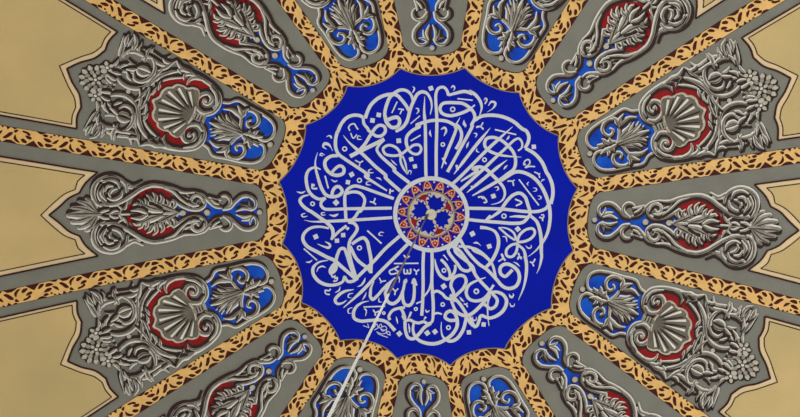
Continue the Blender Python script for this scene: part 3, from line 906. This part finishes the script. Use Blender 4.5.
K = PX                                   # ornament sizes below are in photo pixels
WS = 1.03
SH, PE = (0, -2.3 * K), (0, .8 * K)     # trompe-l'oeil shading: dark shadow painted on one side, pale highlight on the other
def orn(strokes, base=.0085, step=.0022, body='stone_grey', sh=SH, pe=PE, hscale=.34, k=.7, grow=.5):
    """strokes: [(widths px, uv points)] -> MB with painted dark shadow, painted pale highlight, rounded body and a crease"""
    mb = MB()
    for i, (w, P) in enumerate(strokes):
        rib = ribbon(P, np.asarray(w) * WS, 1.9 * K, 'r')
        b = base + i * step
        mb.flat(rib, .004, b, 'shadow_and_outline', sh, grow * K)
        mb.flat(rib, .004, b + .0008, 'highlight_and_edge', pe, 0.0)
        hw = float(np.max(rib[2]))
        mb.round(rib, b + .0009, hw * hscale, body, k)
        if max(w) >= 3.0:
            C, N, h, cl = rib
            mb.strip((C[2:-2], N[2:-2], h[2:-2] * .15, cl), [(-1, b + .001), (-1, b + .0012 + hw * hscale), (1, b + .0012 + hw * hscale), (1, b + .001)], 'shadow_and_outline', (0, -.18 * hw))
    return mb
def mirrored(P): return P * np.array([1, -1])

# pieces of a panel, traced once per kind: (name, builder(mirror sign) -> MB)
def pieces(deg, table):
    """table rows: name | base height mm | step | widths:points ; widths:points   (m = also mirrored)"""
    out = []
    for row in table.strip().splitlines():
        if not row.strip(): continue
        nm, flag, base, rest = [x.strip() for x in row.split('|')]
        st = []
        for seg in rest.split(';'):
            w, pts = seg.strip().split(' ', 1)
            st.append(([float(x) for x in w.split('-')], to_local(pts, deg)))
        out.append((nm, flag, float(base) / 1000, st))
    return out

NARROW = """
heart_scroll | m | 9 | 2-3-3.2-3.2-3-2.4 N1:188,300 156,272 158,220 205,188 262,192 318,242 352,286 400,300
heart_leaf | m | 12 | 1-3-.6 N1:172,292 200,262 206,226 ; 1-3-.6 N1:180,292 225,268 268,262 ; 1-2.6-.6 N1:190,298 245,288 305,312
comma_scroll | m | 11 | 1.6-3-3-3-2-1 N1:400,300 356,262 352,222 378,192 415,190 440,212 436,240 ; .8-3.2-3.4-2.6-1 N1:418,292 462,282 520,235 570,188 640,165 ; .8-2.4-1 N1:425,225 470,222 520,205 ; .8-2-1 N1:440,262 470,250 500,225
spiral_scroll | m | 13 | 1.4-2.6-3-3-3-2.6-2 N1:800,236 720,288 640,312 582,304 548,268 552,222 ; 1.4-2.6-2.8-2.8-2.2-1.4 N1:560,250 575,212 615,192 650,210 652,250 618,264 606,240 ; 1-2.4-1 N1:598,275 640,280 680,260
spiral_leaf | m | 10 | .6-2.6-.6 N1:660,215 690,195 700,162 ; .8-2.4-.6 N1:668,232 720,215 745,180
border_scroll | m | 15 | 1.4-3-3.4-3.6-3.6-3.4-3 N1:640,168 N3:160,212 250,184 330,168 420,166 500,202 560,250 640,306 720,336 792,338 ; 1-2-2-1 N3:110,318 180,268 240,212 320,182
acanthus_leaf | m | 12 | 3-8-8-4 N3:205,378 280,348 360,312 402,284 ; 1-3.4-3-1 N3:242,352 220,318 232,284 262,296 ; 3.4-3.4-.6 N3:285,340 268,306 290,278 ; 3.6-3.8-.6 N3:335,318 322,272 342,240 ; 3.8-3.8-.6 N3:380,300 378,252 404,222 ; 3.4-3.4-.6 N3:408,290 426,260 450,242 ; 3-7-6-2 N3:330,374 420,352 492,322 516,318 ; 3.4-3.4-.6 N3:448,338 446,302 464,274 ; 3.2-3.2-.6 N3:484,326 494,298 516,280 ; 3-3-.6 N3:500,330 530,318 550,330 ; 2-4-3-.6 N3:440,392 500,368 566,376
side_sprig | m | 13 | .8-2.6-.6 N5:255,362 210,320 192,262 ; .8-2.4-.6 N5:250,365 232,330 262,305 ; .8-2.2-.6 N5:330,372 290,345 258,345 ; .8-2.6-.8 N5:415,372 372,348 335,340
great_spiral | m | 12 | 2-3.4-4-4-4-3.4-2.2 N5:200,185 212,128 262,82 332,64 408,86 456,140 464,220 430,286 368,318 ; 1.4-2.8-3-3-2.4-1.4 N5:215,240 268,288 340,296 400,258 426,196 408,136 ; 1-3.2-3-1 N5:262,152 282,108 340,90 395,112 ; 1-3.2-3-1 N5:240,172 252,222 308,252 352,240 ; 1-3-2.8-1 N5:390,150 400,205 362,262 ; 1-3-2.6-1 N5:285,160 322,172 340,205 330,228 ; 1-2.6-2.2-1 N5:318,140 360,142 380,182
spiral_tail | m | 10 | 1.2-3-3.2-1.4 N5:262,82 205,118 150,140 88,104 ; 1-2-1 N5:200,150 150,152 105,140
fan_palmette | m | 11 | 3-6-6-4 N5:418,368 448,322 478,276 508,260 ; 3-6-6.4-4.4 N5:425,372 475,330 520,298 562,286 ; 3-6-6.6-4.6 N5:428,378 495,354 555,338 610,336
fan_spine | s | 17 | 4-7-8-5 N5:405,384 465,384 545,390 634,396
stem | s | 16 | 1.6 F:668,223.4 F:750,228.4
"""
N_BLUE = 'N1:125,298 150,235 195,195 250,190 300,230 350,285 420,305 480,290 530,260 560,300 620,320 690,310 755,270 775,345'
N_RED = 'N3:200,384 210,300 250,235 320,195 400,192 470,212 540,268 566,330 640,345 690,416'
N_BEAD = [('F:595.2,217.3', 2.6), ('F:646,220.6', 3.0), ('F:669.7,223.1', 3.2)]

SHELLP = """
cartouche_frame | m | 9 | 1.6-2.4-2.4-2.2-2.2-2.2-2 S2:265,236 190,258 132,282 114,320 122,368 152,402 205,418 290,412 400,388 512,364 550,308 596,276
cartouche_spiral | m | 11 | 1.4-2.8-3.2-3.2-2.8-2.6-2 S2:408,345 372,378 322,384 280,360 268,322 285,284 318,276 340,296 330,318 ; 1.4-2.6-2.6-1.4 S2:312,206 352,232 384,272 418,306
spiral_leaf | m | 12 | 1.4-4.6-3-.6 S2:390,282 445,292 500,282 548,246 ; 1.4-4.6-3-.8 S2:395,290 425,318 455,330 482,336 ; 1.4-4.6-3-.8 S2:395,292 408,330 412,352 404,374
bead_leaf | m | 12 | 1-4.4-4.4-.8 S2:306,206 252,244 205,262 170,290 ; .8-3.4-.6 S2:255,234 270,250 280,266 ; .8-3.6-.6 S2:225,256 236,276 228,302
centre_palmette | m | 11 | 1.4-5-6-3-1 S2:318,210 385,218 430,222 470,236 490,250 ; 1.4-5.4-6.4-4-1 S2:318,207 395,194 456,188 505,192 536,206 ; 1.2-5-5.4-3-.8 S2:345,198 425,176 480,160 520,152 550,154 ; .6-2.6-.6 S2:430,205 470,212 505,228 ; .6-2.4-.6 S2:450,172 500,168 540,180
palmette_spine | s | 19 | 1-5-6-1 S2:300,208 400,168 480,137 560,108
volute | m | 12 | 2.4-3.4-3.6-3.6-3.4-3.4-2.4-1 S4:140,195 108,255 116,328 162,382 240,402 340,398 430,380 520,362 592,378 ; 2-3.4-3.6-3.8-3.8-3.4-2.6-1.8 S4:130,245 165,202 225,200 272,235 280,288 250,334 205,336 182,300 195,266 226,268 234,292 ; 1-2.2-2.4-1 S4:132,280 146,332 192,372 262,386
volute_eye | m | 22 | 3.4 S4:214,290 216,288
rim_scroll | m | 12 | 1-3-4-4-3-1.6 S4:520,345 580,272 620,190 632,120 628,50 612,5 ; .8-1.8-1.8-.8 S4:470,312 540,244 578,186 588,138
foot_leaf | m | 14 | 1-4-3.4-.6 S4:330,398 400,372 425,330 415,285 ; 1-3.6-3-.6 S4:400,385 455,365 480,330 462,300 ; 1-4.4-3.4-.5 S4:430,385 500,368 545,330 512,322 ; 1-4-3-.5 S4:470,372 545,358 606,378
rim_leaf | m | 13 | .8-3-.5 S6:205,310 178,285 160,240 ; .8-3-.5 S6:212,262 186,222 152,142 ; .8-3.2-.5 S6:230,232 222,180 232,106 ; .8-3-.5 S6:190,360 176,335 156,300 ; .6-2.4-.5 S6:150,150 122,120 104,80
bud_spiral | m | 12 | 1.6-3.2-3.6-3.6-3.2-1.4 S6:500,178 425,152 345,160 282,202 246,272 S7:250,130 240,210 ; 1.2-2.8-3.2-3.2-2.8-1.4 S7:400,62 350,18 300,36 272,92 276,160 312,212 362,238 ; 1-2.8-2.6-1 S7:362,238 402,220 420,180
bud | m | 16 | 2-5.2-5-1.4 S7:300,118 330,92 362,84 396,92 ; 1.6-4.6-4.4-1.4 S7:304,140 340,142 372,130 398,105 ; 1-3-2.6-1 S7:396,92 425,60 455,40
inner_leaf | m | 13 | 1-3-2.6-.6 S6:395,272 440,250 488,215 ; 1-2.8-2.4-.6 S6:420,330 455,318 490,330 ; 1-2.6-.6 S6:470,300 500,262 498,222 ; .8-2.6-.6 S6:370,215 400,220 430,240
under_leaf | m | 12 | .8-3.4-4-2-.5 S7:262,190 236,240 222,290 206,346 ; 1-3.4-3-1 S7:232,262 300,238 365,240 ; .8-3-2.4-.5 S7:236,290 268,282 300,290
pale_leaf | m | 14 | .5-3.4-4.2-3-.6 S7:425,302 420,250 398,200 386,168 ; 1-3.8-3.4-.6 S7:405,205 450,205 500,190 548,140 ; .8-2.6-.6 S7:470,200 490,222 500,252
corner_leaf | m | 12 | 1-4-4.6-3-.8 S7:545,60 572,105 600,160 630,205 648,232 ; 1-4-4.4-2.4-.8 S7:530,140 552,190 572,240 590,292 ; 1-3.6-3-.8 S7:520,180 535,230 548,282 ; 1-3.6-3.4-.8 S7:590,180 615,222 630,268
outer_sprig | m | 10 | .8-2.6-2.8-2.6-1 S5:0,272 75,238 145,188 225,162 300,188 ; .5-2.4-.6 S5:10,212 42,238 78,236 ; .5-2.4-.6 S5:135,142 160,178 188,176 ; .5-2.6-.8 S5:228,92 238,128 268,152 ; .5-3-3-1 S5:292,24 272,66 275,112 300,150 ; .6-2.4-.6 S5:318,150 350,178 372,222
spray_leaf | m | 14 | .6-3-2.6-1 S6:418,18 460,38 515,62 ; .6-3-2.6-1 S6:425,62 470,72 520,85 ; .6-3-2.6-1 S6:436,108 480,102 528,100 ; .6-3-2.4-1 S6:462,200 495,188 528,168 ; .6-2.8-2.4-1 S6:460,135 500,130 532,128
stamen_leaf | m | 13 | .6-2.8-2.4-1 S6:530,200 520,235 500,262 ; .6-2.6-2.2-1 S6:560,210 548,248 555,282
"""
S_BLUE = 'S2:88,284 118,312 126,370 166,404 260,414 400,385 510,360 560,300 588,270 588,200 622,120 648,74'
S_RED = 'S4:180,145 235,260 190,335 255,382 350,372 450,314 540,242 588,150 574,62 580,-8'
S_EDGE = 'S4:214,150 245,200 286,275 328,312 372,296 398,266 450,254 488,230 500,192 530,160 540,112 526,72 534,32 548,6'
S_BEAD = [('F:590.2,153.6', 2.8), ('F:730,100.3', 2.3)]
S_NECK = 'S4:128,138 160,112 188,102 216,160'

def axis_fix(P):
    """a traced half outline: first and last point belong on the axis"""
    P = P.copy(); P[0, 1] = 0; P[-1, 1] = 0
    return P
def full_outline(P):
    P = axis_fix(P)
    return np.vstack([P, mirrored(P)[::-1][1:-1]])

def shell_mesh(edge):
    """ribbed scallop shell: fan of ribs from the hinge, edge = outline from hinge side to hinge side"""
    E = smooth(edge, .9 * K)
    hinge = np.array([np.min(edge[:, 0]) - 1.0 * K, 0])
    n = len(E); nr = 8
    d = np.arctan2(E[:, 1], E[:, 0] - hinge[0])
    V = []; F = []
    lobes = 8
    ph = (d - d[0]) / (d[-1] - d[0])
    for i in range(nr + 1):
        r = i / nr
        h = .010 + .012 * r ** .7 * np.abs(np.sin(ph * math.pi * lobes)) + .010 * math.sin(r * math.pi * .6)
        V.append(np.c_[hinge + (E - hinge) * max(r, .02), h])
    for i in range(nr):
        for j in range(n - 1): F.append((i * n + j, (i + 1) * n + j, (i + 1) * n + j + 1, i * n + j + 1))
    mb = MB(); mb.add(np.vstack(V), F, 'shell_grey', True)
    return mb, E, hinge, ph, lobes

def bead(c, r):
    mb = MB()
    C = [(c[0] + r * K * .6 * math.cos(a * math.pi / 5), c[1] + r * K * .6 * math.sin(a * math.pi / 5)) for a in range(10)]
    mb.flat(ribbon(C, r * 1.0, K, closed=True), .004, .010, 'shadow_and_outline', (0, -1.1 * K), .2 * K)  # painted shadow shifted to one side of the bead
    mb.dome(c, r * K, .009, r * K * .6, 'bead_grey', 12, 3)
    return mb

def build_panel(k, kind, data, label, group):
    ang = A16 * k; mp = map_panel(ang)
    loc = mp(np.array([[1.4, 0, 0.0]]))[0]
    t = thing('scroll_panel' if kind == 'n' else 'shell_panel', label, 'ornament panel', loc, group)
    mb = MB(); mb.poly(PANEL, H_GREY, 'panel_grey', base=.0005, L=.07); mb.build('grey_ground', mp, t)
    mb = MB(); mb.flat(ribbon(PANEL_IN, .8, .02), .003, .0062, 'line_maroon'); mb.build('edge_line', mp, t)
    if kind == 'n':
        mb = MB(); mb.poly(N_BLUE_P, H_GROUND, 'panel_blue', base=.003); mb.build('blue_ground', mp, t)
        mb = MB(); mb.poly(N_RED_P, H_GROUND + .0004, 'red', base=.003); mb.build('red_ground', mp, t)
        for c, r in N_BEAD_P: bead(c, r).build('bead', mp, t)
    else:
        mb = MB(); mb.poly(S_BLUE_P, H_GROUND, 'panel_blue', base=.003); mb.build('blue_ground', mp, t)
        mb = MB(); mb.poly(S_RED_P, H_GROUND + .0004, 'red', base=.003); mb.build('red_ground', mp, t)
        for c, r in S_BEAD_P: bead(c, r).build('bead', mp, t)
        mb, E, hinge, ph, lobes = shell_mesh(S_EDGE_P)
        sh = mb.build('shell', mp, t)
        mb = MB(); rib = ribbon(E, 2.8, 1.2 * K)
        mb.flat(rib, .004, .010, 'shadow_and_outline', (0, -1.3 * K), .5 * K)  # painted shadow shifted to one side of the rim
        mb.strip(rib, [(-1, .010), (-.6, .020), (0, .0225), (.6, .020), (1, .010)], 'rim_pale', smooth_=True)
        mb.build('shell_rim', mp, sh)
        mb = MB()
        for i in range(1, lobes):
            j = int(np.argmin(np.abs(ph - i / lobes)))
            a = hinge + (E[j] - hinge) * .3; b = hinge + (E[j] - hinge) * .9
            mb.flat(ribbon([a, (a + b) / 2, b], [.6, 2.2, 1.8], 1.8 * K), .010, .0225, 'shadow_and_outline')
        mb.build('shell_groove', mp, sh)
        mb = MB()
        for i in range(lobes):
            j = int(np.argmin(np.abs(ph - (i + .62) / lobes)))
            a = hinge + (E[j] - hinge) * .4; b = hinge + (E[j] - hinge) * .93
            mb.flat(ribbon([a, (a + b) / 2, b], [.4, 1.6, 2.4], 1.8 * K), .010, .0322, 'highlight_and_edge')
        mb.build('shell_rib', mp, sh)
        mb = MB(); mb.poly(S_NECK_P, .014, 'stone_grey', base=.004); nk = mb.build('neck', mp, t)
        for f in (.25, .5, .75):
            mb = MB(); a = NECK_A + (NECK_B - NECK_A) * f
            mb.flat(ribbon([a + (0, -2.6 * K), a + (0, 2.6 * K)], 1.1, K), .010, .0155, 'shadow_and_outline'); mb.build('neck_bar', mp, nk)
        # rose with two small blossoms
        def bloom(name, c, rings, eye):
            """overlapping rounded petals in rings on a dark scalloped outline"""
            mb = MB(); n0, r0, p0, _ = rings[0]
            out = []
            for q in range(n0 * 6):
                a = 2 * math.pi * q / (n0 * 6) + .2
                rr = r0 + p0 * (.75 + .55 * abs(math.cos(a * n0 / 2 - .1 * n0)))
                out.append((c[0] + rr * K * math.cos(a), c[1] - .8 * K + rr * K * math.sin(a)))
            mb.poly(out, .010, 'shadow_and_outline', base=.004, L=.05)
            ob = mb.build(name, mp, t)
            for i, (n, r, pr, h) in enumerate(rings):
                for q in range(n):
                    a = 2 * math.pi * (q + .5 * (i % 2)) / n + .2
                    e = np.array([math.cos(a), math.sin(a)]); x = c + e * r * K
                    pm = MB()
                    pm.dome(x + (0, -.45 * K), (pr + .35) * K, h, pr * K * .25, 'shadow_and_outline', 10, 2)
                    tip = ribbon(np.array([x - e * pr * .7 * K, x, x + e * (pr + .5) * K]), [pr * 1.2, pr * 1.9, pr * .5], K, 'b')
                    pm.strip(tip, [(-1, h + .0004), (-.6, h + pr * K * .42), (0, h + pr * K * .5), (.6, h + pr * K * .42), (1, h + .0004)], 'bead_grey' if i % 2 == 0 else 'stone_grey', smooth_=True)
                    pm.build('petal', mp, ob)
            mb = MB(); mb.dome(c, eye * K, rings[-1][3] + .002, eye * K * .7, 'highlight_and_edge', 10, 3); mb.build('flower_eye', mp, ob)
        bloom('rose', ROSE, [(12, 10.6, 2.7, .011), (9, 7.0, 2.4, .016), (5, 3.6, 2.0, .021)], 1.5)
        for s in (1, -1):
            bloom('blossom', BLOSSOM * np.array([1, s]), [(5, 3.7, 2.2, .014)], 1.5)
    for nm, flag, base, st in data:
        if flag == 's':
            st2 = [(w, np.c_[P[:, 0], P[:, 1] * 0]) for w, P in st]
            orn(st2, base).build(nm, mp, t)
        else:
            for sgn in (1, -1):
                orn([(w, P * np.array([1, sgn])) for w, P in st], base).build(nm, mp, t)
    return t

PANEL = panel_outline()
nn = (len(PANEL) - 1) // 2
half = PANEL[:nn + 1][:-1]
PANEL_IN = np.vstack([mirrored(half)[::-1][:-1], half])
PANEL_IN = np.vstack([[1.2, -side_v(1.2, HB)], PANEL_IN, [1.2, side_v(1.2, HB)]])
ND, SD = pieces(0, NARROW), pieces(22.5, SHELLP)
loc_n = lambda s: to_local(s, 0)
loc_s = lambda s: to_local(s, 22.5)
N_BLUE_P, N_RED_P = full_outline(loc_n(N_BLUE)), full_outline(loc_n(N_RED))
S_BLUE_P, S_RED_P = full_outline(loc_s(S_BLUE)), full_outline(loc_s(S_RED))
se = loc_s(S_EDGE); se[-1, 1] = 0
if se[0, 1] > 0: se[:, 1] *= -1
se = np.array([np.min(se[:, 0]), 0]) + (se - np.array([np.min(se[:, 0]), 0])) * .93
S_EDGE_P = np.vstack([se, mirrored(se)[::-1][1:]])
N_BEAD_P = [(loc_n(p)[0] * (1, 0), r) for p, r in N_BEAD]
S_BEAD_P = [(loc_s(p)[0] * (1, 0), r) for p, r in S_BEAD]
NECK_A, NECK_B = loc_s('F:655.5,129.3')[0] * (1, 0), loc_s('F:666.5,125')[0] * (1, 0)
S_NECK_P = np.array([(NECK_A[0] - K, -4 * K), (NECK_B[0] + K, -3.4 * K), (NECK_B[0] + K, 3.4 * K), (NECK_A[0] - K, 4 * K)])
ROSE = loc_s('F:762.5,86.7')[0] * (1, 0)
BLOSSOM = loc_s('F:762,105')[0]
for k in range(16):
    if k % 2 == 0:
        lab = 'narrow grey panel with paired scrolls, acanthus on red and a fan palmette at its tip'
        build_panel(k, 'n', ND, lab, 'narrow scroll panels of the dome')
    else:
        if k == 11:
            build_panel(k, 's', SD, 'grey shell and rose panel whose blue cartouche the hanging white cable crosses', 'shell and rose panels of the dome')
        else:
            build_panel(k, 's', SD, 'broad grey panel with scallop shell on red, blue cartouche and a rose cluster', 'shell and rose panels of the dome')

# ------------------------------------------------------------------ cream fields between the bands
def cream_outline(txt, deg, flip=False):
    P = to_local(txt, deg); P[:, 1] = np.abs(P[:, 1])
    P[0, 1] = 0
    # along the side, parallel to the band
    a, b = P[-1]
    off = (TAN * a - b) * COS
    ext = np.array([(u, side_v(u, off)) for u in np.linspace(a, UMAX - .02, 24)[1:]])
    return P, ext
N_OUT = 'F:799.5,230.6 F:789,220.5 F:781,212 F:771.2,206.4 F:766,196 F:755,184.4'
N_INN = 'F:808,231.5 F:794,215.5 F:785,207.5 F:775.8,203 F:773.5,194 F:767.5,187.8'
S_OUT = 'F:791,77 F:785.5,91.5 F:777.5,104.5 F:775,117.5 F:778.5,127 F:778.3,140'
S_INN = 'F:799,75 F:789,96.5 F:782.5,108 F:780.6,117.7 F:783.5,126.5 F:783.6,135.6'
def curve_half(P):
    # tip -> notch -> shoulder, with a corner kept at the notch
    a = smooth(P[:4], .02); b = smooth(P[3:], .02)
    return np.vstack([a, b[1:]])
def build_field(k, outer, inner, deg, label, group):
    mp = map_panel(A16 * k)
    t = thing('cream_panel', label, 'panel', mp(np.array([[2.6, 0, 0.0]]))[0], group)
    for (src, h, mat, nm, lw) in ((outer, H_PEACH, 'border_peach', 'peach_border', 1.5), (inner, H_CREAM, 'field_cream', 'cream_ground', .9)):
        P, ext = cream_outline(src, deg)
        hf = np.vstack([curve_half(P), ext])
        out = np.vstack([hf, mirrored(hf)[::-1][:-1]])
        mb = MB(); mb.poly(out, h, mat, base=.002, L=.07); mb.build(nm, mp, t)
        line = np.vstack([mirrored(hf)[::-1][:-1], hf])
        # keep corners sharp: separate ribbons per side
        mb = MB()
        for s in (1, -1):
            q = hf * np.array([1, s]); c = curve_half(P) * np.array([1, s])
            for seg in (c, np.vstack([c[-1], ext * np.array([1, s])])):
                C = np.asarray(seg); T = np.gradient(C, axis=0); T /= np.hypot(T[:, 0], T[:, 1])[:, None]
                rib = (C, np.stack([-T[:, 1], T[:, 0]], 1), np.full(len(C), lw * PX / 2), False)
                mb.flat(rib, .003, H_LINE, 'line_maroon')
        mb.build('border_line' if lw > 1 else 'inner_line', mp, t)
for k in range(16):
    if k % 2 == 0: build_field(k, N_OUT, N_INN, 0, 'cream field with peach border, its stepped point meeting a fan palmette', 'cream fields outside the narrow panels')
    else: build_field(k, S_OUT, S_INN, 22.5, 'cream field with peach border, its curved edge hollowed round a rose cluster', 'cream fields outside the shell panels')

# ------------------------------------------------------------------ hanging cable
def build_cable():
    c = back([(427.5, 214.8)])[0]
    top = map_plan(np.array([[c[0], c[1], .02]]))[0]
    t = thing('hanging_cable', 'thin lamp cable hanging from the rosette hub with a white lower length', 'cable', top)
    def tube(name, z0, z1, r, mat, parent, n=10):
        V = []; F = []
        zs = np.linspace(z0, z1, 5)
        for z in zs:
            for j in range(n):
                a = 2 * math.pi * j / n
                V.append((top[0] + r * math.cos(a) + (top[2] - z) * .0045, top[1] + r * math.sin(a), z))
        for i in range(4):
            for j in range(n): F.append((i * n + j, i * n + (j + 1) % n, (i + 1) * n + (j + 1) % n, (i + 1) * n + j))
        F.append(tuple(range(n))); F.append(tuple(4 * n + j for j in reversed(range(n))))
        me = bpy.data.meshes.new(name); me.from_pydata(V, [], F); me.materials.append(MATS[mat])
        for p in me.polygons: p.use_smooth = len(p.vertices) == 4
        o = bpy.data.objects.new(name, me); COL.objects.link(o); o.parent = parent
        o.matrix_parent_inverse = Matrix.Translation(-parent.location)
        return o
    z = top[2]
    tube('hook', z + .03, z - .3, .009, 'dark_metal', t)
    tube('steel_wire', z - .2, z - 4.2, .0038, 'brass', t)
    tube('white_lower_length', z - 4.1, 2.9, .0040, 'cable_white', t)  # lower length of the cable drawn white
build_cable()
